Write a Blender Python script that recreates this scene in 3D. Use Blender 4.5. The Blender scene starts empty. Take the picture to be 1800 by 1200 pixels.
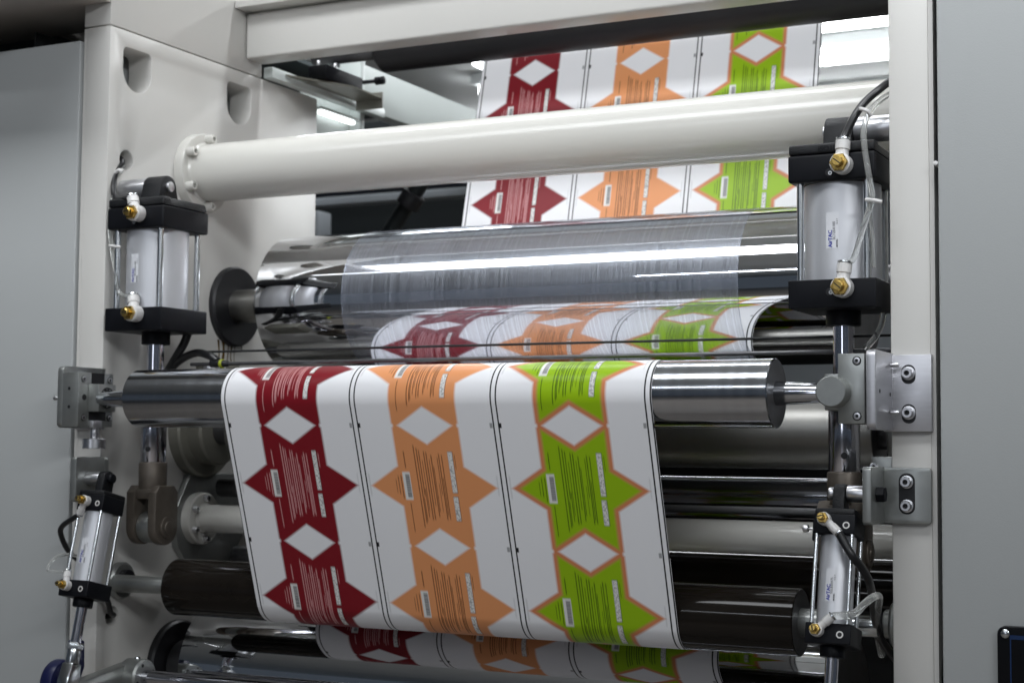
import bpy, bmesh, math, random
from mathutils import Vector, Matrix
random.seed(7)
S = bpy.context.scene
COL = S.collection
PI = math.pi
R_ = math.radians

# ------------------------------------------------------------------ camera
cam_d = bpy.data.cameras.new("camera")
cam = bpy.data.objects.new("camera", cam_d)
COL.objects.link(cam)
cam_d.sensor_width = 36.0
cam_d.lens = 55.768
cam_d.clip_start = 0.05
cam_d.clip_end = 80.0
cam.matrix_world = Matrix(((0.8953179, 0.0225050, 0.4448589, 2.083), (0.4453668, -0.0617659, -0.8932152, -2.4), (0.0073753, 0.9978369, -0.0653231, 1.5), (0, 0, 0, 1)))
cam_d.dof.use_dof = True
cam_d.dof.focus_distance = 2.42
cam_d.dof.aperture_fstop = 6.3
S.camera = cam

# ------------------------------------------------------------------ world, lamps, exposure
W = bpy.data.worlds.new("World")
S.world = W
W.use_nodes = True
W.node_tree.nodes["Background"].inputs[0].default_value = (0.66, 0.80, 1.0, 1)
W.node_tree.nodes["Background"].inputs[1].default_value = 0.075
S.view_settings.view_transform = 'Standard'
S.view_settings.look = 'None'
S.view_settings.exposure = -0.05
S.view_settings.gamma = 1.0
S.view_settings.use_curve_mapping = False

def area(name, loc, rot, sx, sy, power, col=(0.94, 0.97, 1.0), spread=180):
    l = bpy.data.lights.new(name, 'AREA')
    l.shape = 'RECTANGLE'; l.size = sx; l.size_y = sy; l.energy = power; l.color = col; l.spread = R_(spread)
    o = bpy.data.objects.new(name, l); COL.objects.link(o)
    o.location = loc; o.rotation_euler = rot
    return o
# rows of fluorescent strips under the hall ceiling, running along the machine, plus added fill lights
area("near_strip_lamp", (0.75, -1.25, 3.62), (R_(45), 0, 0), 4.0, 0.55, 21.5, spread=76)
area("rear_web_fill_lamp", (0.77, 0.56, 3.35), (R_(6), 0, 0), 2.4, 0.10, 22)  # added fill to brighten the rear web, no such lamp known
area("middle_strip_lamp", (0.8, -5.2, 3.55), (R_(74), 0, 0), 4.2, 0.07, 7, (0.86, 0.92, 1.0), 80)
side = area("wall_fill_lamp", (4.1, -3.3, 3.45), (0, 0, 0), 2.4, 0.14, 11, spread=62)  # added at the right to brighten the left frame wall
side.rotation_euler = (Vector((0.0, 0.3, 2.15)) - Vector((4.1, -3.3, 3.45))).to_track_quat('-Z', 'Y').to_euler()
area("floor_bounce_lamp", (0.8, -3.3, 3.62), (0, 0, 0), 4.5, 0.25, 45, spread=105)  # added downlight so that the floor bounces light upwards
area("rod_highlight_light", (1.0, -10.0, 2.1), (R_(88), 0, 0), 1.5, 1.8, 30, (0.86, 0.91, 1.0))  # added light panel for highlights on the rods, no known window
area("rear_strip_lamp", (0.2, 2.2, 3.55), (R_(-35), 0, 0), 4.0, 0.12, 50)

# ------------------------------------------------------------------ materials
def new_mat(name):
    m = bpy.data.materials.new(name); m.use_nodes = True
    nt = m.node_tree
    return m, nt, nt.nodes["Principled BSDF"]
def lk(nt, a, b): nt.links.new(a, b)
def mat(name, col, rough=0.5, metal=0.0, spec=0.5, var=0.06, vscale=6.0, rvar=0.0, rscale=30.0, bump=0.0, bscale=200.0, coat=0.0, stretch=None, emit=None):
    m, nt, b = new_mat(name)
    b.inputs['Base Color'].default_value = (*col, 1)
    b.inputs['Roughness'].default_value = rough
    b.inputs['Metallic'].default_value = metal
    b.inputs['Specular IOR Level'].default_value = spec
    b.inputs['Coat Weight'].default_value = coat
    tc = nt.nodes.new('ShaderNodeTexCoord')
    mp = nt.nodes.new('ShaderNodeMapping')
    lk(nt, tc.outputs['Object'], mp.inputs[0])
    if stretch: mp.inputs['Scale'].default_value = stretch
    if var:
        n = nt.nodes.new('ShaderNodeTexNoise'); n.inputs['Scale'].default_value = vscale; n.inputs['Detail'].default_value = 5
        lk(nt, mp.outputs[0], n.inputs['Vector'])
        r = nt.nodes.new('ShaderNodeMapRange'); r.inputs[1].default_value = 0.3; r.inputs[2].default_value = 0.7
        r.inputs[3].default_value = 1 - var; r.inputs[4].default_value = 1 + var
        lk(nt, n.outputs[0], r.inputs[0])
        mx = nt.nodes.new('ShaderNodeVectorMath'); mx.operation = 'SCALE'
        mx.inputs[0].default_value = col
        lk(nt, r.outputs[0], mx.inputs['Scale']); lk(nt, mx.outputs[0], b.inputs['Base Color'])
    if rvar:
        n = nt.nodes.new('ShaderNodeTexNoise'); n.inputs['Scale'].default_value = rscale; n.inputs['Detail'].default_value = 4
        lk(nt, mp.outputs[0], n.inputs['Vector'])
        r = nt.nodes.new('ShaderNodeMapRange'); r.inputs[1].default_value = 0.3; r.inputs[2].default_value = 0.7
        r.inputs[3].default_value = max(0.01, rough - rvar); r.inputs[4].default_value = rough + rvar
        lk(nt, n.outputs[0], r.inputs[0]); lk(nt, r.outputs[0], b.inputs['Roughness'])
    if bump:
        n = nt.nodes.new('ShaderNodeTexNoise'); n.inputs['Scale'].default_value = bscale; n.inputs['Detail'].default_value = 3
        lk(nt, mp.outputs[0], n.inputs['Vector'])
        bp = nt.nodes.new('ShaderNodeBump'); bp.inputs['Strength'].default_value = bump; bp.inputs['Distance'].default_value = 0.002
        lk(nt, n.outputs[0], bp.inputs['Height']); lk(nt, bp.outputs[0], b.inputs['Normal'])
    if emit:
        b.inputs['Emission Color'].default_value = (0.95, 0.98, 1, 1); b.inputs['Emission Strength'].default_value = emit
    return m

M = {}
M['paint'] = mat('warm_white_machine_paint', (0.54, 0.53, 0.505), 0.33, 0, 0.5, 0.02, 2.5, 0, 9, 0.05, 320)
M['tube_paint'] = mat('cream_gloss_paint', (0.535, 0.525, 0.49), 0.21, 0, 0.5, 0.015, 4, 0, 14, 0.03, 240)
M['panel'] = mat('cool_grey_cabinet_paint', (0.365, 0.378, 0.378), 0.42, 0, 0.5, 0.02, 1.5, 0, 6, 0.08, 420)
M['panel_dark'] = mat('dull_brown_grey_paint', (0.46, 0.43, 0.40), 0.5, 0, 0.4, 0.08, 4)
M['dark'] = mat('black_bar_and_shade', (0.012, 0.013, 0.014), 0.55, 0, 0.3, 0.2, 3)  # bar colour; on sheets and strips it stands in for shade
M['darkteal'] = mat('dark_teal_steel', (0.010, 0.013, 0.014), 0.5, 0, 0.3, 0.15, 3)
M['chrome'] = mat('mirror_chrome', (0.80, 0.81, 0.83), 0.035, 1, 0.5, 0.02, 3, 0.012, 18)
M['rod_chrome'] = mat('hard_chrome_rod', (0.66, 0.66, 0.72), 0.13, 1, 0.5, 0.03, 30)
M['turned'] = mat('turned_steel', (0.54, 0.555, 0.59), 0.15, 1, 0.5, 0.05, 2.0, 0.03, 2.0, stretch=(25, 0.3, 0.3))
M['satin'] = mat('satin_grey_steel', (0.27, 0.265, 0.25), 0.42, 1, 0.5, 0.05, 4, 0, 5, stretch=(8, 1, 1))
M['endface'] = mat('dark_machined_face', (0.10, 0.10, 0.105), 0.38, 0.6, 0.5, 0.15, 40)
M['darkroll'] = mat('dark_brown_gloss_rubber', (0.010, 0.008, 0.0065), 0.10, 0, 0.24, 0.15, 3, 0.02, 2, stretch=(6, 1, 1))
M['rubber'] = mat('matt_black_rubber', (0.012, 0.012, 0.014), 0.42, 0, 0.4, 0.15, 6)
M['cap'] = mat('black_cast_cap', (0.0055, 0.006, 0.008), 0.45, 0, 0.16, 0.2, 30)
M['cast'] = mat('black_pebbled_casting', (0.008, 0.0085, 0.010), 0.34, 0, 0.3, 0.2, 60, 0, 300, 0.6, 700)
M['alu'] = mat('pale_anodised_barrel', (0.60, 0.61, 0.64), 0.44, 0.55, 0.5, 0.03, 10, 0.05, 20, stretch=(1, 1, 0.3))
M['block'] = mat('grey_nickel_block', (0.31, 0.32, 0.31), 0.36, 0.75, 0.5, 0.07, 40, 0.06, 30)
M['bright_alu'] = mat('milled_aluminium', (0.53, 0.53, 0.555), 0.38, 0.8, 0.5, 0.04, 30, 0.05, 60, stretch=(1, 1, 9))
M['zinc'] = mat('zinc_plated_steel', (0.60, 0.62, 0.63), 0.22, 1, 0.5, 0.06, 60)
M['bolt'] = mat('steel_bolt', (0.66, 0.66, 0.68), 0.32, 1, 0.5, 0.08, 200)
M['bolt_dark'] = mat('dark_socket', (0.02, 0.02, 0.022), 0.5, 0.3, 0.4, 0.1, 60)
M['brass'] = mat('worn_brass', (0.52, 0.36, 0.11), 0.30, 1, 0.5, 0.12, 160, 0.08, 120)
M['white_pl'] = mat('white_fitting_plastic', (0.62, 0.61, 0.60), 0.40, 0, 0.5, 0.04, 60)
M['bronze'] = mat('phosphated_brown_steel', (0.135, 0.115, 0.095), 0.44, 0.5, 0.5, 0.15, 40, 0.06, 60)
M['hose'] = mat('black_hose', (0.011, 0.011, 0.012), 0.33, 0, 0.5, 0.1, 40)
M['sticker'] = mat('white_sticker', (0.62, 0.63, 0.66), 0.42, 0, 0.5, 0.02, 40)
M['blue_ink'] = mat('blue_print', (0.02, 0.03, 0.32), 0.45, 0, 0.4, 0)
M['grey_ink'] = mat('grey_print', (0.07, 0.07, 0.08), 0.45, 0, 0.4, 0)
M['blue'] = mat('navy_blue_paint', (0.007, 0.010, 0.055), 0.36, 0, 0.4, 0.1, 10)
M['glass_black'] = mat('black_screen_glass', (0.006, 0.006, 0.007), 0.10, 0, 0.6, 0.0)
M['screen_blue'] = mat('blue_screen_line', (0.006, 0.022, 0.075), 0.2, 0, 0.5, 0)
M['oil'] = mat('brown_oil_stain', (0.10, 0.06, 0.012), 0.18, 0, 0.6, 0.4, 60)
M['soft_lamp'] = mat('small_lit_tube', (0.9, 0.9, 0.9), 0.5, 0, 0.5, 0, emit=2.5)
M['lamp'] = mat('lit_tube', (0.9, 0.9, 0.9), 0.5, 0, 0.5, 0, emit=15.0)
M['ceiling'] = mat('white_ceiling_sheet', (0.78, 0.81, 0.81), 0.6, 0, 0.4, 0.04, 1)
M['floor'] = mat('brown_grey_floor', (0.30, 0.27, 0.24), 0.4, 0, 0.4, 0.2, 1)
M['wall'] = mat('hall_wall_paint', (0.26, 0.28, 0.30), 0.6, 0, 0.4, 0.1, 1)
M['sensor'] = mat('dark_olive_metal', (0.20, 0.195, 0.165), 0.42, 0.3, 0.5, 0.08, 20)
M['rear_paint'] = mat('pale_green_white_paint', (0.60, 0.65, 0.63), 0.34, 0, 0.5, 0.05, 3)
M['cable_yellow'] = mat('yellow_green_sheath', (0.30, 0.34, 0.02), 0.4, 0, 0.5, 0.1, 30)

def tube_glass(name, tint, rough):
    m, nt, b = new_mat(name)
    b.inputs['Base Color'].default_value = (*tint, 1)
    b.inputs['Roughness'].default_value = rough
    b.inputs['Transmission Weight'].default_value = 0.86
    b.inputs['IOR'].default_value = 1.28
    n = nt.nodes.new('ShaderNodeTexNoise'); n.inputs['Scale'].default_value = 50
    r = nt.nodes.new('ShaderNodeMapRange'); r.inputs[3].default_value = rough * 0.6; r.inputs[4].default_value = rough * 1.6
    lk(nt, n.outputs[0], r.inputs[0]); lk(nt, r.outputs[0], b.inputs['Roughness'])
    return m
M['clear'] = tube_glass('clear_air_tube', (0.86, 0.87, 0.85), 0.09)

# --- clear film with running scratches
def film_mat():
    m, nt, b = new_mat('scratched_clear_film')
    out = nt.nodes['Material Output']
    tr = nt.nodes.new('ShaderNodeBsdfTransparent'); tr.inputs[0].default_value = (0.96, 0.965, 0.98, 1)
    b.inputs['Base Color'].default_value = (0.62, 0.66, 0.74, 1)
    b.inputs['Specular IOR Level'].default_value = 0.8
    tc = nt.nodes.new('ShaderNodeTexCoord')
    def streak(sx, sy, lo, hi, o0, o1, det=6):
        mp = nt.nodes.new('ShaderNodeMapping'); mp.inputs['Scale'].default_value = (sx, sy, sy)
        mp.inputs['Rotation'].default_value = (0, 0.006, 0.006)
        lk(nt, tc.outputs['Object'], mp.inputs[0])
        n = nt.nodes.new('ShaderNodeTexNoise'); n.inputs['Scale'].default_value = 1; n.inputs['Detail'].default_value = det; n.inputs['Roughness'].default_value = 0.7
        lk(nt, mp.outputs[0], n.inputs['Vector'])
        r = nt.nodes.new('ShaderNodeMapRange'); r.inputs[1].default_value = lo; r.inputs[2].default_value = hi
        r.inputs[3].default_value = o0; r.inputs[4].default_value = o1
        lk(nt, n.outputs[0], r.inputs[0])
        return r.outputs[0]
    rr = streak(210, 0.03, 0.35, 0.70, 0.20, 0.44, 3)
    fac = streak(420, 0.03, 0.30, 0.75, 0.12, 0.24, 3)
    mx = nt.nodes.new('ShaderNodeMixShader')
    lk(nt, fac, mx.inputs[0]); lk(nt, tr.outputs[0], mx.inputs[1])
    gl = nt.nodes.new('ShaderNodeBsdfGlossy'); gl.inputs[0].default_value = (0.78, 0.82, 0.92, 1)
    lk(nt, rr, gl.inputs['Roughness'])
    m2 = nt.nodes.new('ShaderNodeMixShader'); m2.inputs[0].default_value = 0.22
    lk(nt, gl.outputs[0], m2.inputs[1]); lk(nt, b.outputs[0], m2.inputs[2])
    lk(nt, m2.outputs[0], mx.inputs[2]); lk(nt, mx.outputs[0], out.inputs[0])
    return m
M['film'] = film_mat()
M['canopy_dark'] = mat('dark_canopy_shade', (0.05, 0.062, 0.065), 0.5, 0, 0.4, 0.15, 3)  # shade of the hollow above the canopy, put into the colour
M['slim_chrome'] = mat('smoky_chrome', (0.45, 0.46, 0.50), 0.12, 1, 0.5, 0.05, 3)
M['pin'] = mat('ground_steel_pin', (0.62, 0.62, 0.64), 0.32, 0.85, 0.5, 0.04, 20)

# --- printed label web: all artwork is computed from the sheet's own coordinates (metres)
class X:
    nt = None
    def __init__(s, v): s.v = v
    @staticmethod
    def op(o, *a, clamp=False):
        n = X.nt.nodes.new('ShaderNodeMath'); n.operation = o; n.use_clamp = clamp
        for i, q in enumerate(a):
            q = q.v if isinstance(q, X) else q
            if isinstance(q, (int, float)): n.inputs[i].default_value = q
            else: X.nt.links.new(q, n.inputs[i])
        return X(n.outputs[0])
    def __add__(s, o): return X.op('ADD', s, o)
    def __sub__(s, o): return X.op('SUBTRACT', s, o)
    def __rsub__(s, o): return X.op('SUBTRACT', o, s)
    def __mul__(s, o): return X.op('MULTIPLY', s, o)
    def __abs__(s): return X.op('ABSOLUTE', s)
def xmin(a, b): return X.op('MINIMUM', a, b)
def xmax(a, b): return X.op('MAXIMUM', a, b)
def cover(d, s): return X.op('MULTIPLY_ADD', d, -0.5 / s, 0.5, clamp=True)

def web_mat(phase):
    m, nt, b = new_mat('printed_label_stock')
    X.nt = nt
    uv = nt.nodes.new('ShaderNodeUVMap'); uv.uv_map = 'UVMap'
    sp = nt.nodes.new('ShaderNodeSeparateXYZ'); lk(nt, uv.outputs[0], sp.inputs[0])
    xs, ss = X(sp.outputs[0]), X(sp.outputs[1])
    PITCH, PER = 0.2657, 0.2125
    q = (xs - 0.3914) * (1 / PITCH)
    lane = X.op('FLOOR', q)
    ul = (q - lane - 0.5) * PITCH
    w = (ss - phase) * (1 / PER)
    vl = X.op('FRACT', w) * PER
    vs = abs(X.op('FRACT', w + 0.5) - 0.5) * PER
    au = abs(ul)
    dv = 0.10625 - vs
    band = au - 0.0628
    tri = (au + dv * 1.59 - 0.1192) * 0.53
    dia = (au * (1 / 0.0515) + vs * (1 / 0.0325) - 1.0) * 0.0275
    nx = au - 0.0645
    notch = 0.0042 - X.op('SQRT', nx * nx + vs * vs)
    ink = xmax(xmax(xmin(band, tri), 0.0 - dia), notch)
    c_out = cover(ink, 0.0024)
    c_in = cover(ink + 0.0080, 0.0028)
    def rect(uc, uh, v0, v1, su=0.0006, sv=0.003):
        du = cover(abs(ul - uc) - uh, su)
        return du * cover(abs(vl - (v0 + v1) / 2) - (v1 - v0) / 2, sv)
    txt = None
    for uc, v0, v1, uh in [(-.0478, .045, .074, .0010), (-.0275, .034, .178, .0010), (-.0225, .039, .171, .0010), (-.0184, .0425, .123, .0009),
                       (-.0205, .125, .168, .0008), (-.0160, .110, .160, .0008), (.0150, .055, .120, .0007), (.0210, .090, .158, .0007), (.0062, .070, .150, .0007),
                       (-.0138, .060, .150, .0006), (-.0092, .045, .165, .0010), (-.0050, .046, .164, .0010), (-.0005, .058, .140, .0006), (.0038, .051, .159, .0010),
                       (.0185, .049, .164, .0010), (.0237, .051, .163, .0009), (.0120, .100, .150, .0005), (.0480, .05, .075, .0006),
                       (-.0480, .135, .187, .0008), (-.0650, .088, .120, .0008), (-.0593, .087, .128, .0009), (-.0700, .094, .118, .0006)]:
        r = rect(uc, uh, v0, v1)
        txt = r if txt is None else xmax(txt, r)
    # softly broken text weight
    nz = nt.nodes.new('ShaderNodeTexNoise'); nz.inputs['Scale'].default_value = 1; nz.inputs['Detail'].default_value = 2
    mpn = nt.nodes.new('ShaderNodeMapping'); mpn.inputs['Scale'].default_value = (300, 90, 1)
    lk(nt, uv.outputs[0], mpn.inputs[0]); lk(nt, mpn.outputs[0], nz.inputs['Vector'])
    nzx = X(nz.outputs[0])
    txt = txt * X.op('MULTIPLY_ADD', nzx, 0.5, 0.52, clamp=True)
    bar_w = rect(-.0489, .0072, .081, .130, .0006, .002)
    bar_d = rect(-.0470, .0040, .085, .126, .0006, .002)
    nb = nt.nodes.new('ShaderNodeTexNoise'); nb.inputs['Scale'].default_value = 1; nb.inputs['Detail'].default_value = 2
    mpb = nt.nodes.new('ShaderNodeMapping'); mpb.inputs['Scale'].default_value = (3, 1300, 1)
    lk(nt, uv.outputs[0], mpb.inputs[0]); lk(nt, mpb.outputs[0], nb.inputs['Vector'])
    bar_d = bar_d * X.op('MULTIPLY_ADD', X(nb.outputs[0]), 1.3, 0.05, clamp=True)
    logo = xmax(rect(.0398, .0043, .0455, .116, .0007, .002), rect(.0392, .0043, .1235, .165, .0007, .002))
    logo_o = xmax(rect(.0404, .0052, .0445, .117, .0007, .002), rect(.0398, .0052, .1225, .166, .0007, .002)) * 0.6
    nl = nt.nodes.new('ShaderNodeTexVoronoi'); nl.inputs['Scale'].default_value = 1
    mpl = nt.nodes.new('ShaderNodeMapping'); mpl.inputs['Scale'].default_value = (420, 260, 1)
    lk(nt, uv.outputs[0], mpl.inputs[0]); lk(nt, mpl.outputs[0], nl.inputs['Vector'])
    logo_d = logo * X.op('MULTIPLY_ADD', X(nl.outputs['Distance']), 2.4, -1.0, clamp=True) * 0.55
    line = cover(abs(au - 0.1282) - 0.0013, 0.0005)
    mk_b = rect(-.1262, .0028, -1, 1, .0007) * cover(vs - 0.0042, 0.0012)
    mk_g = rect(.1236, .0026, -1, 1, .0007) * cover(vs - 0.0042, 0.0012) * 0.6
    tiny = xmax(rect(-.1222, .0016, .085, .125, .0008), rect(.1206, .0012, .085, .120, .0008)) * 0.16
    def const(c):
        n = nt.nodes.new('ShaderNodeRGB'); n.outputs[0].default_value = (*c, 1); return n.outputs[0]
    def mix(f, a, c):
        n = nt.nodes.new('ShaderNodeMix'); n.data_type = 'RGBA'
        f = f.v if isinstance(f, X) else f
        if isinstance(f, (int, float)): n.inputs[0].default_value = f
        else: lk(nt, f, n.inputs[0])
        lk(nt, a, n.inputs[6]); lk(nt, c, n.inputs[7]); return n.outputs[2]
    is2 = X.op('GREATER_THAN', lane, 0.5)
    is3 = X.op('GREATER_THAN', lane, 1.5)
    paper = const((0.80, 0.80, 0.82))
    c_ol = mix(is3, mix(is2, const(RED), const(ORANGE)), const((0.60, 0.22, 0.10)))
    c_fl = mix(is3, mix(is2, const(RED), const(ORANGE)), const(GREEN))
    c_tx = mix(is3, mix(is2, const((0.66, 0.36, 0.36)), const((0.10, 0.035, 0.012))), const((0.03, 0.07, 0.006)))
    c_tx2 = mix(is3, mix(is2, const((0.06, 0.006, 0.008)), const((0.10, 0.035, 0.012))), const((0.03, 0.07, 0.006)))
    grey = const((0.10, 0.10, 0.11)); black = const((0.012, 0.012, 0.014)); white = const((0.72, 0.71, 0.69))
    c = mix(c_out, paper, c_ol)
    c = mix(c_in, c, c_fl)
    c = mix(txt, c, c_tx)
    c = mix(bar_w, c, white); c = mix(bar_d, c, grey)
    c = mix(logo_o, c, c_tx2); c = mix(logo, c, white); c = mix(logo_d, c, grey)
    c = mix(tiny, c, black)
    c = mix(line, c, black); c = mix(mk_b, c, black); c = mix(mk_g, c, black)
    lk(nt, c, b.inputs['Base Color'])
    b.inputs['Roughness'].default_value = 0.33
    b.inputs['Specular IOR Level'].default_value = 0.20
    return m
RED, ORANGE, GREEN = (0.20, 0.010, 0.017), (0.72, 0.30, 0.125), (0.29, 0.48, 0.008)

# ------------------------------------------------------------------ mesh helpers
def vec(*a): return Vector(a)
class MB:
    def __init__(s): s.bm = bmesh.new()
    def merge(s, t, mtx=None):
        if mtx is not None: bmesh.ops.transform(t, matrix=mtx, verts=t.verts)
        me = bpy.data.meshes.new('tmp'); t.to_mesh(me); t.free(); s.bm.from_mesh(me); bpy.data.meshes.remove(me)
        return s
    def box(s, x0, x1, y0, y1, z0, z1, bev=0.0015, seg=2, mtx=None):
        t = bmesh.new(); bmesh.ops.create_cube(t, size=1)
        for v in t.verts: v.co = Vector((x0 + (v.co.x + .5) * (x1 - x0), y0 + (v.co.y + .5) * (y1 - y0), z0 + (v.co.z + .5) * (z1 - z0)))
        if bev: bmesh.ops.bevel(t, geom=t.edges[:], offset=bev, segments=seg, affect='EDGES', profile=0.5)
        return s.merge(t, mtx)
    def lathe(s, o, ax, prof, seg=48, cap0=True, cap1=True, ref=None):
        # prof: (distance along axis, radius) pairs
        o = Vector(o); ax = Vector(ax).normalized()
        r = Vector(ref) if ref else (Vector((0, 0, 1)) if abs(ax.z) < 0.9 else Vector((1, 0, 0)))
        a = ax.cross(r).normalized(); b = ax.cross(a)
        t = bmesh.new(); rings = []
        for d, rad in prof:
            rings.append([t.verts.new(o + ax * d + (a * math.cos(2 * PI * k / seg) + b * math.sin(2 * PI * k / seg)) * rad) for k in range(seg)])
        for i in range(len(rings) - 1):
            for k in range(seg):
                t.faces.new((rings[i][k], rings[i][(k + 1) % seg], rings[i + 1][(k + 1) % seg], rings[i + 1][k]))
        if cap0: t.faces.new(rings[0][::-1])
        if cap1: t.faces.new(rings[-1])
        bmesh.ops.recalc_face_normals(t, faces=t.faces)
        return s.merge(t)
    def cyl(s, p0, p1, r, r1=None, seg=40, bev=0.001):
        p0, p1 = Vector(p0), Vector(p1); L = (p1 - p0).length; r1 = r if r1 is None else r1
        bev = min(bev, L * 0.3, r * 0.4, r1 * 0.4)
        return s.lathe(p0, p1 - p0, [(0, r - bev), (bev * .3, r - bev * .3), (bev, r), (L - bev, r1), (L - bev * .3, r1 - bev * .3), (L, r1 - bev)], seg)
    def prism(s, outline, axis, a0, a1, holes=(), bev=0.0015):
        # outline in the plane across `axis` (x: (y,z), y: (x,z), z: (x,y))
        def p3(u, v, a): return {'x': (a, u, v), 'y': (u, a, v), 'z': (u, v, a)}[axis]
        t = bmesh.new(); es = []
        for loop in [outline] + list(holes):
            vs = [t.verts.new(p3(u, v, a0)) for u, v in loop]
            for i in range(len(vs)): es.append(t.edges.new((vs[i], vs[(i + 1) % len(vs)])))
        bmesh.ops.triangle_fill(t, use_beauty=True, use_dissolve=False, edges=es)
        g = bmesh.ops.extrude_face_region(t, geom=t.faces[:])
        dv = Vector(p3(0, 0, a1 - a0))
        for v in [e for e in g['geom'] if isinstance(e, bmesh.types.BMVert)]: v.co += dv
        bmesh.ops.recalc_face_normals(t, faces=t.faces)
        if bev:
            ed = [e for e in t.edges if len(e.link_faces) == 2 and e.calc_face_angle(0) > 1.2]
            bmesh.ops.bevel(t, geom=ed, offset=bev, segments=2, affect='EDGES', profile=0.5)
        return s.merge(t)
    def tube(s, pts, r, seg=14, sm=8, cap=True):
        P = [Vector(p) for p in pts]; Q = []
        for i in range(len(P) - 1):
            p0 = P[i - 1] if i else P[0] * 2 - P[1]; p1, p2 = P[i], P[i + 1]; p3 = P[i + 2] if i + 2 < len(P) else P[-1] * 2 - P[-2]
            for k in range(sm):
                u = k / sm
                Q.append(0.5 * ((2 * p1) + (p2 - p0) * u + (2 * p0 - 5 * p1 + 4 * p2 - p3) * u * u + (3 * p1 - p0 - 3 * p2 + p3) * u ** 3))
        Q.append(P[-1])
        t = bmesh.new(); rings = []; n = None
        for i, q in enumerate(Q):
            d = (Q[min(i + 1, len(Q) - 1)] - Q[max(i - 1, 0)]).normalized()
            if n is None: n = d.orthogonal().normalized()
            n = (n - d * n.dot(d)).normalized(); b = d.cross(n)
            rings.append([t.verts.new(q + (n * math.cos(2 * PI * k / seg) + b * math.sin(2 * PI * k / seg)) * r) for k in range(seg)])
        for i in range(len(rings) - 1):
            for k in range(seg): t.faces.new((rings[i][k], rings[i][(k + 1) % seg], rings[i + 1][(k + 1) % seg], rings[i + 1][k]))
        if cap: t.faces.new(rings[0][::-1]); t.faces.new(rings[-1])
        bmesh.ops.recalc_face_normals(t, faces=t.faces)
        return s.merge(t)
    def sheet(s, rows, thick=0.0):
        t = bmesh.new(); g = [[t.verts.new(p) for p in r] for r in rows]
        for i in range(len(g) - 1):
            for k in range(len(g[i]) - 1): t.faces.new((g[i][k], g[i][k + 1], g[i + 1][k + 1], g[i + 1][k]))
        return s.merge(t)
    def xf(s, m): bmesh.ops.transform(s.bm, matrix=m, verts=s.bm.verts); return s
    def build(s, name, m, parent=None, smooth=True, sharp=36):
        bm = s.bm
        for e in bm.edges:
            if len(e.link_faces) == 2: e.smooth = e.calc_face_angle(0) < R_(sharp)
        for f in bm.faces: f.smooth = smooth
        off = Vector(parent['_o']) if parent is not None else None
        if off is None:
            lo = [min(v.co[i] for v in bm.verts) for i in range(3)]; hi = [max(v.co[i] for v in bm.verts) for i in range(3)]
            off = Vector(((lo[0] + hi[0]) / 2, (lo[1] + hi[1]) / 2, lo[2]))
        bmesh.ops.translate(bm, verts=bm.verts, vec=-off)
        me = bpy.data.meshes.new(name); bm.to_mesh(me); bm.free()
        for mm in (m if isinstance(m, (list, tuple)) else [m]): me.materials.append(mm)
        o = bpy.data.objects.new(name, me); COL.objects.link(o)
        if parent is not None: o.parent = parent
        else: o.location = off
        o['_o'] = tuple(off)
        return o
def tag(o, label, cat, group=None):
    o['label'] = label; o['category'] = cat
    if group: o['group'] = group
    return o
def thing(name, label, cat, loc, group=None):
    o = bpy.data.objects.new(name, None); COL.objects.link(o); o.empty_display_size = 0.05
    o.location = loc; o['_o'] = tuple(loc)
    return tag(o, label, cat, group)
def struct(o): o['kind'] = 'structure'; return o
def circ(cu, cv, r, n=32, a0=0.0): return [(cu + r * math.cos(a0 + 2 * PI * k / n), cv + r * math.sin(a0 + 2 * PI * k / n)) for k in range(n)]
def rrect(u0, u1, v0, v1, r, n=5, corners=(1, 1, 1, 1)):
    P = []
    for (cu, cv, a, on) in ((u1 - r, v1 - r, 0, corners[0]), (u0 + r, v1 - r, 90, corners[1]), (u0 + r, v0 + r, 180, corners[2]), (u1 - r, v0 + r, 270, corners[3])):
        if on: P += [(cu + r * math.cos(R_(a + 90 * k / n)), cv + r * math.sin(R_(a + 90 * k / n))) for k in range(n + 1)]
        else: P.append((cu + r * (1 if a in (0, 270) else -1), cv + r * (1 if a in (0, 90) else -1)))
    return P
def screw(parent, p, d, r, h, name='screw', mm='bolt'):
    # socket head cap screw: head stands h proud of p along d
    p, d = Vector(p), Vector(d).normalized()
    a = MB().lathe(p, d, [(0, r), (h * .88, r), (h, r * .9), (h, r * .5), (h * .45, r * .5)], 20, True, False).build(name, M[mm], parent)
    MB().lathe(p + d * h * .4, d, [(0, r * .5), (h * .06, r * .5)], 6).build('socket', M['bolt_dark'], a)
    return a
def text_on(parent, body, size, place, m, bold=0.0, name='printed_text'):
    # text whose flat coordinates (a along the line, b up the letters) are laid on a surface by place(a, b)
    cu = bpy.data.curves.new('t', 'FONT'); cu.body = body; cu.size = size; cu.offset = bold
    o = bpy.data.objects.new('t', cu); COL.objects.link(o)
    dg = bpy.context.evaluated_depsgraph_get(); dg.update()
    me = bpy.data.meshes.new_from_object(o.evaluated_get(dg))
    bpy.data.objects.remove(o); bpy.data.curves.remove(cu)
    mb = MB(); mb.bm.from_mesh(me); bpy.data.meshes.remove(me)
    for v in mb.bm.verts: v.co = place(v.co.x, v.co.y)
    return mb.build(name, m, parent)
WID = 1.528           # clear width between the two side frames
def mx(x): return WID - x

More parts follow.
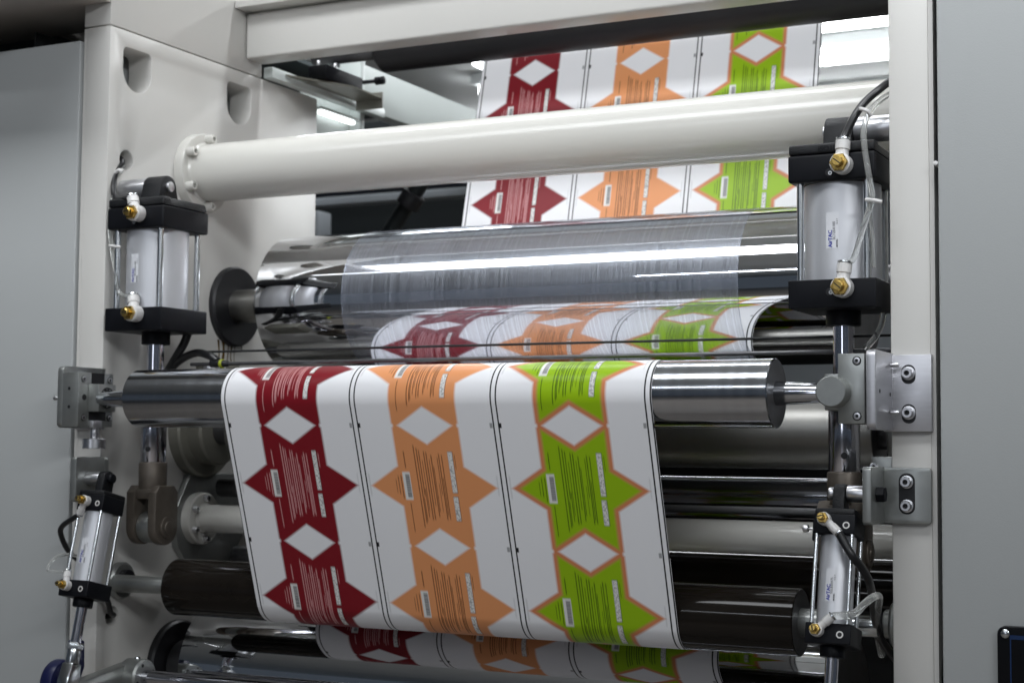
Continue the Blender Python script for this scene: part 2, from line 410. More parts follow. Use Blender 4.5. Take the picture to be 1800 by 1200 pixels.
# ------------------------------------------------------------------ setting: hall
struct(MB().box(-9, 11, -14, 12, -0.1, 0.0, 0).build('floor', M['floor']))
struct(MB().box(-9, 11, -14, 12, 3.9, 4.0, 0).build('ceiling', M['ceiling']))
struct(MB().box(-7, 9, 2.7, 9.0, 3.30, 3.34, 0).build('ceiling', M['ceiling']))
struct(MB().box(-9, 11, 9.0, 9.2, 0.0, 3.9, 0).build('wall', M['wall']))

# ------------------------------------------------------------------ side frames
def d_hole(y0, y1, zt, zb, r=0.012):
    c = (y0 + y1) / 2; w = (y1 - y0) / 2; zc = zb + w
    P = [(y1 - r + r * math.cos(R_(a)), zt - r + r * math.sin(R_(a))) for a in range(0, 91, 18)]
    P += [(y0 + r + r * math.cos(R_(a)), zt - r + r * math.sin(R_(a))) for a in range(90, 181, 18)]
    P += [(c + w * math.cos(R_(a)), zc + w * math.sin(R_(a))) for a in range(180, 361, 10)]
    return P
def side_frame(left):
    t = thing('side_frame', 'thick cream steel side frame with two arched cut-outs at its top' if left else 'cream side frame post carrying two silver brackets beside the right cabinet', 'machine frame', (-.034 if left else WID + .034, .36, 0.35))
    x0, x1 = (-.067, 0.0) if left else (WID, WID + .067)
    hs = [d_hole(.040, .126, 2.287, 2.201), d_hole(.381, .469, 2.289, 2.200), circ(.056, 2.060, .020), circ(.045, 1.163, .019)]
    xi, xo = (-.060, -.067) if left else (WID + .060, WID + .067)
    fp = MB().prism([(0, .35), (.733, .35), (.733, 2.3195), (0, 2.3195)], 'x', xi, x1 if left else x0, hs, 0.0022)
    hb = [d_hole(.030, .160, 2.30, 2.17), d_hole(.371, .505, 2.30, 2.17), circ(.056, 2.060, .026), circ(.045, 1.163, .026)]
    fp.prism([(.0012, .35), (.732, .35), (.732, 2.3185), (.0012, 2.3185)], 'x', xo, xi + (-.0001 if left else .0001), hb, 0)
    fp.build('frame_plate', M['paint'], t)
    MB().box(x0, x1, 0, .507, 2.3215, 2.95, .0022).build('upper_plate', M['paint'], t)
    a, b = (x0 - .14, x0 - .004) if left else (x1 + .004, x1 + .14)
    cv = MB()
    cv.box(a, a + .004, .01, .72, 1.9, 2.33, 0)
    cv.build('hole_shade_sheet', M['dark'], t)  # black sheet stands in for the darkness behind the cut-outs
    if left:
        for y, z, h in ((.075, 2.275, .05), (.42, 2.27, .045)): MB().box(-.125, -.082, y - .03, y + .03, z - h, z + .02, .003).build('hole_shade_block', M['rubber'], t)  # black blocks added to darken the inside of the arched cut-outs
    return t
FL = side_frame(True); FR = side_frame(False)

# top beam and cover plate between the frames
bt = thing('cross_beam', 'cream box beam across the top of the machine between the side frames', 'beam', (WID / 2, .475, 2.346))
MB().box(.0015, WID - .0015, .442, .506, 2.350, 2.4525, .006, 3).build('beam_box', M['paint'], bt)
MB().box(.0015, WID - .0015, .40, .5, 2.4545, 2.47, .001).build('cover_plate', M['paint'], bt)
# canopy out over the left cabinet
dk = thing('overhead_canopy', 'dull grey overhead canopy above the left cabinet with a dark opening', 'canopy', (-.6, -.2, 2.36))
MB().prism([(-1.6, -.27), (.0, -.27), (.0, -.002), (-.067, -.002), (-.067, .16), (-1.6, .16)], 'z', 2.365, 2.40, [[(-.95, -.24), (-.20, -.24), (-.20, -.105), (-.95, -.105)]], .001).build('canopy_sheet', M['panel_dark'], dk)
MB().box(-1.6, -.14, -.26, -.08, 2.43, 2.44, 0).build('opening_shade_sheet', M['canopy_dark'], dk)  # dark sheet stands in for the shade inside the opening
MB().box(-1.6, -.067, .12, 1.4, 2.42, 2.43, 0).build('rear_shade_sheet', M['canopy_dark'], dk)  # dark sheet stands in for the unlit void further back
MB().box(-.31, -.295, .05, 1.0, 2.375, 2.415, .002).build('edge_strip', M['panel_dark'], dk)

# ------------------------------------------------------------------ cabinets left and right
cl = thing('cabinet', 'plain grey-blue cabinet door filling the left edge of the photo', 'cabinet', (-.6, .2, .3))
MB().box(-1.5, -.0715, -.005, .5, .3, 2.295, .0025, 3).build('door', M['panel'], cl)
cr = thing('cabinet', 'grey-blue cabinet door filling the right edge of the photo, holding a touch panel', 'cabinet', (2.0, .2, .3))
MB().box(WID + .0765, 2.6, -.018, .5, .3, 2.9, .0025, 3).build('door', M['panel'], cr)
MB().box(WID + .0675, WID + .0765, .03, .5, .3, 2.9, 0).build('gap_shade_strip', M['dark'], cr)  # black strip stands in for the shade in the gap
MB().cyl((WID + .0735, -.02, 1.925), (WID + .0735, .03, 1.925), .0035).build('screw', M['white_pl'], cr)
hm = thing('touch_panel', 'black glass touch panel with a blue line and steel corner screw on the right cabinet', 'touch panel', (1.9, -.03, .8))
MB().prism(rrect(1.684, 2.08, .80, 1.2475, .012), 'y', -.030, -.0185, (), .001).build('bezel', M['glass_black'], hm)
mb = MB(); mb.box(1.7015, 1.7035, -.0306, -.0300, .83, 1.235, 0); mb.box(1.7035, 2.06, -.0306, -.0300, 1.229, 1.235, 0)
mb.build('screen_border', M['screen_blue'], hm)
MB().lathe((1.6955, -.030, 1.2365), (0, -1, 0), [(0, .0062), (.002, .0062), (.0032, .0045), (.0034, .001)], 28).build('screw', M['zinc'], hm)

# ------------------------------------------------------------------ tie tubes
def tie_tube(y, z, r, fr, ft, nb, a0, label, bolt_r, bolt_h, bmat, cap=True):
    t = thing('tie_tube', label, 'tube', (WID / 2, y, z))
    MB().cyl((ft - .002, y, z), (WID - ft + .002, y, z), r, seg=96, bev=0).build('tube', M['tube_paint'], t)
    for s in (0, 1):
        x0, x1 = (0.0005, ft) if s == 0 else (WID - ft, WID - .0005)
        f = MB().lathe((x0 if s == 0 else x1, y, z), (1 if s == 0 else -1, 0, 0), [(0, fr), (ft - .003, fr), (ft - .0008, fr - .0012), (ft, fr - .003), (ft, r + .004), (ft + .004, r)], 72, True, False).build('flange', M['tube_paint'], t)
        for k in range(nb):
            a = a0 + 2 * PI * k / nb
            p = (ft if s == 0 else WID - ft, y + (r + fr) / 2 * math.cos(a), z + (r + fr) / 2 * math.sin(a))
            screw(f, p, (1 if s == 0 else -1, 0, 0), bolt_r, bolt_h, 'bolt', bmat)
    return t
M['bolt_paint'] = M['tube_paint']
tie_tube(.285, 2.068, .0605, .083, .022, 6, R_(30), 'large cream tie tube with bolted flange crossing in front of the printed web', .0098, .019, 'bolt_paint')
# lower plate and tube
pl = MB().prism([(.258, 1.435), (.209, 1.352), (.222, 1.288), (.26, 1.245), (.40, 1.245), (.445, 1.30), (.445, 1.38), (.41, 1.435)], 'x', .0005, .016, (), .002).build('mounting_plate', M['block'])
tag(pl, 'grey octagonal steel plate on the left frame wall behind the small white flange', 'plate')
lt = thing('tie_tube', 'thinner cream tie tube low in the machine, running behind the hanging web', 'tube', (WID / 2, .283, 1.344))
MB().cyl((.03, .283, 1.344), (WID - .01, .283, 1.344), .0285, seg=72, bev=0).build('tube', M['tube_paint'], lt)
f = MB().lathe((.0165, .283, 1.344), (1, 0, 0), [(0, .0535), (.018, .0535), (.0205, .051), (.0205, .032), (.027, .0285)], 56).build('flange', M['tube_paint'], lt)
for k in range(6):
    a = R_(30 + 60 * k); screw(f, (.037, .283 + .042 * math.cos(a), 1.344 + .042 * math.sin(a)), (1, 0, 0), .0066, .010, 'bolt')

# ------------------------------------------------------------------ rollers
def roller(label, y, z, r, x0, x1, m, shafts, grp=None, face='endface', seg=128, cham=.0015):
    t = thing('roller', label, 'roller', (WID / 2, y, z), grp)
    L = x1 - x0
    MB().lathe((x0, y, z), (1, 0, 0), [(0, r - cham), (cham, r), (L - cham, r), (L, r - cham)], seg, False, False).build('barrel', m, t)
    for xe in (x0 + .0002, x1 - .0005): MB().lathe((xe, y, z), (1, 0, 0), [(0, r - cham), (.0003, r - cham)], seg).build('end_face', M[face], t)
    for (a, ra, b, rb, mm) in shafts:
        MB().cyl((a, y, z), (b, y, z), ra, rb, seg=48).build('shaft', M[mm], t)
    return t
CH = (.416, 1.795, .145)      # upper chrome roller (y, z, radius)
FRO = (-.085, 1.581, .053)    # front guide roller
LOW = (.030, 1.229, .0525)    # dark lower roller
CH2 = (.240, 1.048, .145)     # bottom chrome roller
roller('big mirror-chrome roller wrapped in clear film behind the front steel roller', CH[0], CH[1], CH[2], .160, 1.385, M['chrome'], [(.075, .030, .162, .030, 'endface'), (1.383, .03, 1.50, .03, 'endface')], 'chrome rollers', seg=200)
roller('bare steel guide roller in front, with the printed web passing over its middle', FRO[0], FRO[1], FRO[2], .165, 1.376, M['turned'], [(.070, .0125, .167, .0185, 'turned'), (1.374, .0185, 1.462, .0135, 'turned')])
roller('dark brown glossy roller low in front, where the printed web turns under', LOW[0], LOW[1], LOW[2], .170, 1.379, M['darkroll'], [(.02, .017, .172, .015, 'block'), (1.377, .022, 1.43, .022, 'block'), (1.43, .016, 1.50, .016, 'zinc')])
roller('mirror-chrome roller along the bottom edge of the photo, below the dark roller', CH2[0], CH2[1], CH2[2], .120, 1.40, M['chrome'], [(.018, .050, .122, .050, 'endface'), (1.398, .05, 1.49, .05, 'endface')], 'chrome rollers', seg=200)
roller('satin grey roller seen just under the right end of the front steel roller', .300, 1.527, .064, .115, 1.44, M['satin'], [(.03, .03, .117, .03, 'endface'), (1.438, .03, 1.49, .03, 'endface')])
roller('slim dark chrome roller with bright streaks, just above the lower cream tube', .345, 1.407, .040, .11, 1.46, M['slim_chrome'], [(.03, .02, .112, .02, 'endface'), (1.458, .02, 1.49, .02, 'endface')])
roller('black rubber roller in shadow just below the lower cream tube', .400, 1.262, .048, .11, 1.46, M['darkroll'], [(.03, .02, .112, .02, 'endface'), (1.458, .02, 1.49, .02, 'endface')])
tr = roller('black rubber roller high up under the top beam, in front of the web', .72, 2.414, .052, .18, 1.44, M['rubber'], [(.0, .02, .182, .02, 'endface'), (1.438, .02, WID, .02, 'endface')], face='rubber', cham=.012)

# bearing flanges on the frames
def flange_disc(y, z, r, hub, hubx, label, side, stain=False, cat='bearing flange', mm='rubber', hm='satin', grp=None):
    s = 1 if side == 0 else -1; o = 0.0005 if side == 0 else WID - .0005
    t = thing('bearing_flange', label, cat, (o, y, z), grp)
    MB().lathe((o, y, z), (s, 0, 0), [(0, r), (.010, r), (.014, r - .004), (.014, hub)], 72, True, True).build('disc', M[mm], t)
    MB().lathe((o + s * .014, y, z), (s, 0, 0), [(0, hub), (hubx - .002, hub), (hubx, hub - .002), (hubx, .02)], 56, False, True).build('hub', M[hm], t)
    return t
g = 'bearing flanges on the frame walls'
flange_disc(.416, 1.797, .087, .036, .065, 'round black bearing flange with short steel hub, oil running down below it', 0)
flange_disc(.240, 1.048, .090, .040, .010, 'large black bearing flange at the bottom of the left frame wall', 0)
flange_disc(.240, 1.048, .090, .040, .010, 'dark bearing flange behind the right lower cylinder rod', 1)
flange_disc(.061, 1.231, .036, .022, .012, 'small grey bearing flange on the left wall at the end of the dark roller', 0, mm='block', hm='rubber')
flange_disc(.061, 1.231, .036, .022, .012, 'grey bearing flange on the right frame at the end of the dark roller', 1, mm='block', hm='block')
def housing(side, label):
    s = 1 if side == 0 else -1; o = 0.0005 if side == 0 else WID - .0005
    t = thing('bearing_housing', label, 'bearing housing', (o, .30, 1.527))
    MB().lathe((o, .30, 1.527), (s, 0, 0), [(0, .098), (.024, .098), (.028, .094), (.028, .072)], 72).build('housing_ring', M['sensor'], t)
    MB().lathe((o + s * .028, .30, 1.527), (s, 0, 0), [(0, .072), (.030, .072), (.034, .067), (.034, .04)], 72).build('housing_cap', M['sensor' if side == 0 else 'block'], t)
housing(0, 'wide grey round bearing housing on the left wall behind the piston rod'); housing(1, 'grey round bearing housing peeping out beside the right piston rod')
# oil runs under the upper left flange
st = MB()
for y0, w, h, dz in ((.366, .006, .075, .0), (.382, .010, .062, -.004), (.398, .004, .085, -.003), (.412, .006, .048, -.002), (.424, .003, .070, -.002), (.447, .007, .022, .005)):
    n = 7; rows = []
    for i in range(n + 1):
        u = i / n; ww = w * (1 - .55 * u) * (1 + .25 * math.sin(9 * u + y0 * 90)); z = 1.722 + dz - h * u; yy = y0 + .0025 * math.sin(5 * u + y0 * 50)
        rows.append([(.0008, yy - ww / 2, z), (.0016, yy, z), (.0008, yy + ww / 2, z)])
    st.sheet(rows)
tag(st.build('oil_stain', M['oil']), 'brown oil runs on the left wall below the round black flange', 'oil stain')

# ------------------------------------------------------------------ printed web (path in the y-z plane)
def arc(c, r, a0, a1, n):
    return [(c[0] + r * math.cos(R_(a0 + (a1 - a0) * k / n)), c[1] + r * math.sin(R_(a0 + (a1 - a0) * k / n))) for k in range(n + 1)]
def line(p, q, n): return [(p[0] + (q[0] - p[0]) * k / n, p[1] + (q[1] - p[1]) * k / n) for k in range(1, n)]
def cross_tangent(c0, r0, c1, r1):   # belt over c0's upper side and under c1 (c1 to the right)
    dx, dy = c1[0] - c0[0], c1[1] - c0[1]; D = math.hypot(dx, dy)
    return math.degrees(math.atan2(dy, dx) - math.asin((r0 + r1) / D))
g0 = .0006
t1 = cross_tangent(FRO, FRO[2] + g0, CH, CH[2] + g0)
dx, dy = LOW[0] - FRO[0], LOW[1] - FRO[1]; D = math.hypot(dx, dy)
t2 = math.degrees(math.atan2(dy, dx))                         # falling run, rollers of nearly one size
nrm = t2 - 90 + math.degrees(math.asin((LOW[2] - FRO[2]) / D))   # outward normal of the falling run
nrm = nrm % 360
dx, dy = CH2[0] - LOW[0], CH2[1] - LOW[1]
t3 = math.degrees(math.atan2(dy, dx) + math.asin((LOW[2] + CH2[2] + 2 * g0) / math.hypot(dx, dy)))
path = [(.905, 2.640), (.845, 2.400), (.7955, 2.2025), (.746, 2.005), (.695, 1.800)]
path = [path[0]] + line(path[0], path[-1], 30) + [path[-1]]
n_rear = len(path)
e = (CH[0] + (CH[2] + g0) * math.cos(R_(-40)), CH[1] + (CH[2] + g0) * math.sin(R_(-40)))
b0, b1, b2, b3 = Vector(path[-1]), Vector((.665, 1.70)), Vector((e[0] + .05, e[1] + .05 * math.tan(R_(50)))), Vector(e)
for k in range(1, 16):
    u = k / 16; q = b0 * (1 - u) ** 3 + 3 * b1 * u * (1 - u) ** 2 + 3 * b2 * u * u * (1 - u) + b3 * u ** 3; path.append((q.x, q.y))
path += arc(CH, CH[2] + g0, -40, t1 - 90, 20)
p = path[-1]; a = arc(FRO, FRO[2] + g0, t1 + 90, nrm, 40)
path += line(p, a[0], 12) + a
i_f = len(path) - 1
a = arc(LOW, LOW[2] + g0, nrm, t3 + 270, 30)
path += line(path[-1], a[0], 16) + a
a = arc(CH2, CH2[2] + g0, t3 + 90, 40, 20)
path += line(path[-1], a[0], 8) + a
path += [(path[-1][0] + .25 * math.cos(R_(-50)), path[-1][1] + .25 * math.sin(R_(-50)))]
s = [0.0]
for i in range(1, len(path)): s.append(s[-1] + math.hypot(path[i][0] - path[i - 1][0], path[i][1] - path[i - 1][1]))
s_d = s[i_f] + .0345                    # a diamond's centre lies just below the front roller
# hidden stretch behind the chrome roller takes up the slack so that the rear run shows the print where the photo does
def at_z(z): return next(s[i] + (path[i][1] - z) / (path[i][1] - path[i + 1][1]) * (s[i + 1] - s[i]) for i in range(n_rear - 1) if path[i][1] >= z >= path[i + 1][1])
sr = at_z(2.352)
k = round((s_d - sr) / .2125); slack = (s_d - k * .2125) - sr
vv = [si + slack * (1.0 if i < n_rear else max(0.0, 1 - (i - n_rear) / 16)) for i, si in enumerate(s)]
XW0, XW1 = .387, 1.195
mb = MB(); bm = mb.bm; uvl = bm.loops.layers.uv.new('UVMap'); NX = 24
gr = [[bm.verts.new((XW0 + (XW1 - XW0) * j / NX, y, z)) for j in range(NX + 1)] for (y, z) in path]
for i in range(len(gr) - 1):
    for j in range(NX):
        f = bm.faces.new((gr[i][j], gr[i][j + 1], gr[i + 1][j + 1], gr[i + 1][j]))
        for lp, (ii, jj) in zip(f.loops, ((i, j), (i, j + 1), (i + 1, j + 1), (i + 1, j))): lp[uvl].uv = (XW0 + (XW1 - XW0) * jj / NX, vv[ii])
web = mb.build('printed_web', web_mat(s_d), None, True, 60)
tag(web, 'wide printed paper web with red, orange and green star labels running over the rollers', 'printed web')

# clear film round the upper chrome roller
rows = []
for a in range(40, 269, 2):
    rr = CH[2] + .0011
    rows.append([(.372 + (1.196 - .372) * k / 16, CH[0] + rr * math.cos(R_(a)), CH[1] + rr * math.sin(R_(a))) for k in range(17)])
fm = MB().sheet(rows)
tag(fm.build('clear_film', M['film'], None, True, 60), 'clear scratched plastic film wrapped round the front of the chrome roller', 'film')
for xx in (.372, 1.196): MB().tube([(xx, CH[0] + (CH[2] + .0012) * math.cos(R_(a)), CH[1] + (CH[2] + .0012) * math.sin(R_(a))) for a in range(40, 269, 6)], .0007, 6, 2).build('film_edge', M['film'], bpy.data.objects['clear_film'])

# two thin bars in front of the chrome roller
sb = 'static bars across the machine'
tag(MB().cyl((.165, .10, 1.6775), (WID - .002, .10, 1.6775), .0022, seg=16).build('static_bar', M['dark']), 'upper of two thin dark bars crossing in front of the chrome roller', 'bar', sb)
tag(MB().cyl((.135, .10, 1.6535), (WID - .002, .10, 1.6535), .0036, seg=16).build('static_bar', M['endface']), 'lower of two thin dark bars, just above the front steel roller', 'bar', sb)

# ------------------------------------------------------------------ air cylinders
def fitting(parent, p, out, branch, r=.0130, ln=.030):
    # white banjo body on a brass screw; branch = direction of the push-in collar; returns where the hose starts
    p, out, branch = Vector(p), Vector(out).normalized(), Vector(branch).normalized()
    f = MB().lathe(p, out, [(0, r * .8), (.001, r), (r * 1.35, r), (r * 1.45, r * .85), (r * 1.45, r * .5)], 28)
    b0 = p + out * r * .75; e0 = r * 1.45
    f.lathe(b0 + branch * r * .7, branch, [(0, r * .66), (ln * .35, r * .62), (ln * .37, r * .72), (ln * .82, r * .72), (ln * .86, r * .6)], 24)
    body = f.build('fitting', M['white_pl'], parent)
    MB().lathe(b0 + branch * (r * .7 + ln * .86), branch, [(0, r * .62), (.0008, r * .74), (.003, r * .74), (.0036, r * .5)], 24).build('release_ring', M['zinc'], body)
    h = MB().lathe(p + out * e0, out, [(0, r * .86), (.005, r * .92), (.0072, r * .82), (.0074, r * .6)], 6)
    h.lathe(p + out * (e0 + .0073), out, [(0, r * .52), (.009, r * .52), (.0102, r * .42)], 24)
    side = out.cross(branch).normalized()
    h.build('brass_screw', M['brass'], body)
    mm = Matrix.Translation(p + out * (e0 + .0178)) @ Matrix((side, out, out.cross(side))).transposed().to_4x4() @ Matrix.Rotation(R_(35), 4, 'Y')
    MB().box(-r * .4, r * .4, -.0004, .0004, -.0008, .0008, 0, mtx=mm).build('screw_slot', M['bolt_dark'], body)
    return b0 + branch * (r * .7 + ln * .86 + .001)

def sticker(parent, axis_xy, R, ang, z0, z1, w, lines, to_world=lambda v: v):
    # a label on the round barrel: centre angle `ang` (radians, measured in plan), text running upwards
    def on(a, h, lift):
        th = ang + a / R
        return to_world(Vector((axis_xy[0] + (R + lift) * math.cos(th), axis_xy[1] + (R + lift) * math.sin(th), h)))
    n = 10; mb = MB()
    mb.sheet([[on(-w / 2 + w * i / n, z0 + (z1 - z0) * j / 2, .0004) for i in range(n + 1)] for j in range(3)])
    lab = mb.build('label_sticker', M['sticker'], parent)
    for body, off, size, dz, ink, bold in lines:
        text_on(lab, body, size, lambda a, b: on(off - b, z0 + dz + a, .0008), M[ink], bold)
    return lab

def big_cylinder(side):
    ax = .088 if side == 0 else 1.443; ay = .05; s = 1 if side == 0 else -1
    t = thing('air_cylinder', ('large air cylinder with black end caps, hanging on the left frame wall' if side == 0 else 'large air cylinder with black end caps and looping clear tube, beside the right post'), 'air cylinder', (ax, ay, 1.30), 'large air cylinders')
    h = .0685
    c = MB().box(ax - h, ax + h, ay - .070, ay + .070, 1.9095, 1.952, .004, 3)
    cap = c.build('end_cap', M['cap'], t)
    c = MB().prism([(-h, 1.9525), (h, 1.9525), (h - .006, 1.969), (.030, 1.969), (.024, 1.962), (-.024, 1.962), (-.030, 1.969), (-h + .006, 1.969)], 'y', ay - .066, ay + .066, (), .003)
    c.xf(Matrix.Translation((ax, 0, 0)))
    c2 = MB().box(ax - h + .001, ax + h - .001, ay - .069, ay - .045, 1.9525, 1.969, .004, 3); c.bm.from_mesh(_tmp(c2))
    top = c.build('cap_rim', M['cast'], cap)
    if side: text_on(top, 'ISO15', .0115, lambda a, b: (ax - .020 + a, ay - .0702, 1.9560 + b), M['cap'], .0004, 'cast_mark')
    c = MB().box(ax - h, ax + h, ay - .070, ay + .070, 1.7135, 1.7575, .002, 3).build('end_cap', M['cap'], t)
    MB().cyl((ax, ay, 1.690), (ax, ay, 1.7145), .0275, bev=.002).build('rod_boss', M['cap'], c)
    for q in ((cap, 1.922), (c, 1.738)):
        MB().lathe((ax - .003, ay - .0702, q[1]), (0, -1, 0), [(0, .0058), (.0006, .0056)], 20).build('port_ring', M['bolt_dark'], q[0])
        MB().lathe((ax - .001, ay - .0704, q[1] - .001), (0, -1, 0), [(.0004, .0032), (.0012, .0030), (.0012, .0016)], 16, True, False).build('needle_screw', M['bolt'], q[0])
    MB().cyl((ax, ay, 1.757), (ax, ay, 1.910), .0595, seg=96, bev=0).build('barrel', M['alu'], t)
    for i in (-1, 1):
        for j in (-1, 1): MB().cyl((ax + i * .052, ay + j * .056, 1.757), (ax + i * .052, ay + j * .056, 1.910), .0058, seg=20, bev=0).build('tie_rod', M['zinc'], t)
    MB().cyl((ax, ay, 1.58), (ax, ay, 1.692), .0165, bev=0).build('piston_rod', M['rod_chrome'], t)
    sl = MB().cyl((ax, ay, 1.462), (ax, ay, 1.61), .0245, bev=.002).build('rod_sleeve', M['rod_chrome'], t)
    MB().lathe((ax + .006, ay - .0236, 1.488), (0.2, -1, 0), [(0, .0052), (.0012, .0052), (.0013, .001)], 20).build('cross_hole', M['bolt_dark'], sl)
    # clevis: round shank, octagonal fork and eye with a pin
    k = MB().cyl((ax, ay, 1.405), (ax, ay, 1.463), .027, bev=.003)
    for q in (-1, 1):
        k.prism([(ay - .034, 1.405), (ay - .022, 1.418), (ay + .022, 1.418), (ay + .034, 1.405)] + [(ay + .034 * math.cos(R_(a)), 1.338 + .034 * math.sin(R_(a))) for a in range(0, -181, -15)], 'x', ax + q * .026 - .010, ax + q * .026 + .010, (), .003)
    k.box(ax - .030, ax + .030, ay - .030, ay + .030, 1.392, 1.412, .004)
    k.build('clevis', M['bronze'], t)
    MB().cyl((ax - .015, ay, 1.338), (ax + .015, ay, 1.338), .030, bev=.002).build('clevis_eye', M['block'], t)
    p = MB().cyl((ax - .044, ay, 1.338), (ax + .044, ay, 1.338), .0125, bev=.002)
    p.cyl((ax + .0355, ay, 1.338), (ax + .041, ay, 1.338), .021, bev=.001); p.build('clevis_pin', M['bronze'], t)
    # top lug on its pin
    MB().prism([(ay + .0245 * math.cos(R_(a)), 1.996 + .0245 * math.sin(R_(a))) for a in range(0, 181, 12)] + [(ay - .034, 1.962), (ay + .034, 1.962)], 'x', ax - s * .022, ax + s * .024, (), .003).build('lug', M['cast'], t)
    MB().cyl((.0005 if side == 0 else WID - .0005, ay, 1.998), (ax - s * .018, ay, 1.998), .0205, bev=.001).build('pivot_pin', M['pin'], t)
    MB().cyl((ax + s * .020, ay, 1.998), (ax + s * .030, ay, 1.998), .010).build('pin_end', M['bolt'], t)
    sticker(t, (ax, ay), .0595, R_(-91 if side else -97), 1.806, 1.862, .020, [('AirTAC', -.0005, .0082, .0015, 'blue_ink', .00022), ('SC125X100', .0045, .0058, .013, 'grey_ink', 0), ('MODEL:', .0085, .0036, .0015, 'grey_ink', .0001), ('15-E-Y', .0085, .0036, .036, 'grey_ink', 0)])
    return t
def _tmp(mb):
    me = bpy.data.meshes.new('tmp'); mb.bm.to_mesh(me); mb.bm.free(); return me
BL = big_cylinder(0); BR = big_cylinder(1)
h_l1 = fitting(BL, (.100, -.0202, 1.9365), (0, -1, 0), (-.45, .25, .9), .0158, .030)
h_l2 = fitting(BL, (.100, -.0202, 1.7450), (0, -1, 0), (-.30, .35, .9), .0158, .030)
h_r1 = fitting(BR, (1.4625, -.0202, 1.9320), (0, -1, 0), (.06, .1, 1), .0158, .030)
h_r2 = fitting(BR, (1.4625, -.0202, 1.7430), (0, -1, 0), (.10, .1, 1), .0158, .030)

def small_cylinder(side):
    ax = .064 if side == 0 else 1.466; py, pz = -.057, 1.432; s = 1 if side == 0 else -1
    t = thing('air_cylinder', ('small tilted air cylinder low on the left post, in front of the cabinet door' if side == 0 else 'small air cylinder low at right, with black hose and clear tube looping beside it'), 'air cylinder', (ax, py, 1.10), 'small air cylinders')
    T = Matrix.Translation((ax, py, pz)) @ Matrix.Rotation(R_(-13.5), 4, 'X')   # local: pivot at 0, cylinder hangs along -z
    h = .0305
    def B(mb, n, m, par=None): return mb.xf(T).build(n, M[m], par or t)
    c1 = B(MB().box(-h, h, -h, h, -.066, -.036, .002, 3), 'end_cap', 'cap')
    B(MB().box(-h + .001, h - .001, -h - .0006, h, -.037, -.028, .002, 2), 'cap_rim', 'cast', c1)
    c2 = B(MB().box(-h - .003, h + .003, -h - .003, h + .003, -.226, -.196, .002, 3), 'end_cap', 'cap')
    B(MB().cyl((0, 0, -.242), (0, 0, -.225), .0185, bev=.002), 'rod_boss', 'cap', c2)
    B(MB().cyl((0, 0, -.197), (0, 0, -.065), .0258, seg=64, bev=0), 'barrel', 'alu')
    for i in (-1, 1):
        for j in (-1, 1): B(MB().cyl((i * .0262, j * .0262, -.197), (i * .0262, j * .0262, -.065), .0030, seg=14, bev=0), 'tie_rod', 'zinc')
    B(MB().cyl((0, 0, -.315), (0, 0, -.240), .0098, bev=0), 'piston_rod', 'rod_chrome')
    B(MB().prism([(.0145 * math.cos(R_(a)), .0145 * math.sin(R_(a))) for a in range(0, 181, 15)] + [(-.0155, -.030), (.0155, -.030)], 'x', -.009, .009, (), .002), 'lug', 'cast')
    for q, z in ((c1, -.053), (c2, -.212)):
        B(MB().lathe((.018 , -h - (.0002 if q is c1 else .0032), z), (0, -1, 0), [(0, .0052), (.0008, .0052), (.0008, .0033), (0, .0033)], 20, False, False), 'port_ring', 'white_pl', q)
        B(MB().lathe((.018, -h - (.0004 if q is c1 else .0034), z), (0, -1, 0), [(0, .0036), (.0003, .0034)], 16), 'needle_screw', 'bolt_dark', q)
    if side:
        B(MB().cyl((-h - .012, -.016, -.057), (-h - .001, -.016, -.057), .0016).cyl((-h - .020, -.016, -.057), (-h - .011, -.016, -.057), .0055, bev=.002), 'adjuster_knob', 'bolt', c1)
        B(MB().box(-h - .003, -h + .001, -.026, -.004, -.076, -.046, .002), 'sensor_clip', 'cap', c1)
    x0, x1 = (.018, ax - .010) if side == 0 else (WID - .018, ax + .010)
    MB().cyl((x0, py, pz), (x1, py, pz), .0125, bev=.001).build('pivot_pin', M['bolt'], t)
    MB().cyl((ax + s * .009, py, pz), (ax + s * .019, py, pz), .0095, bev=.003).build('pin_end', M['bolt' if side else 'cap'], t)
    def TW(v): return T @ v
    sticker(t, (0, 0), .0258, R_(-93 if side else -87), -.164, -.116, .016, [('AirTAC', -.0004, .0072, .0015, 'blue_ink', .0002), ('SGLB50X75', .0032, .0048, .011, 'grey_ink', 0), ('MODEL:', .0066, .0030, .0012, 'grey_ink', .0001), ('15-G-Y', .0066, .0030, .030, 'grey_ink', 0)], TW)
    # rod-end joint
    j = MB().cyl((0, 0, -.345), (0, 0, -.308), .0125, bev=.002); j.cyl((0, 0, -.318), (0, 0, -.306), .0155, seg=6, bev=.001)
    j.prism([(-.012, -.343), (.012, -.343), (.017, -.375), (.017, -.40), (-.017, -.40), (-.017, -.375)], 'x', -.013, .013, (), .003)
    B(j, 'rod_joint', 'zinc')
    return t, T
SL, TL = small_cylinder(0); SR, TR = small_cylinder(1)
def tf(T, p): return T @ Vector(p)
def td(T, p): return (T.to_3x3() @ Vector(p))
h_s1 = fitting(SL, tf(TL, (-.006, -.031, -.050)), td(TL, (0, -1, 0)), td(TL, (-.5, .3, -.8)), .0095, .026)
h_s2 = fitting(SL, tf(TL, (-.012, -.034, -.208)), td(TL, (0, -1, 0)), td(TL, (-.35, .35, .85)), .0095, .026)
h_s3 = fitting(SR, tf(TR, (-.013, -.031, -.046)), td(TR, (0, -1, 0)), td(TR, (.75, 0, -.66)), .0095, .026)
h_s4 = fitting(SR, tf(TR, (-.014, -.034, -.208)), td(TR, (0, -1, 0)), td(TR, (.72, 0, .69)), .0095, .026)

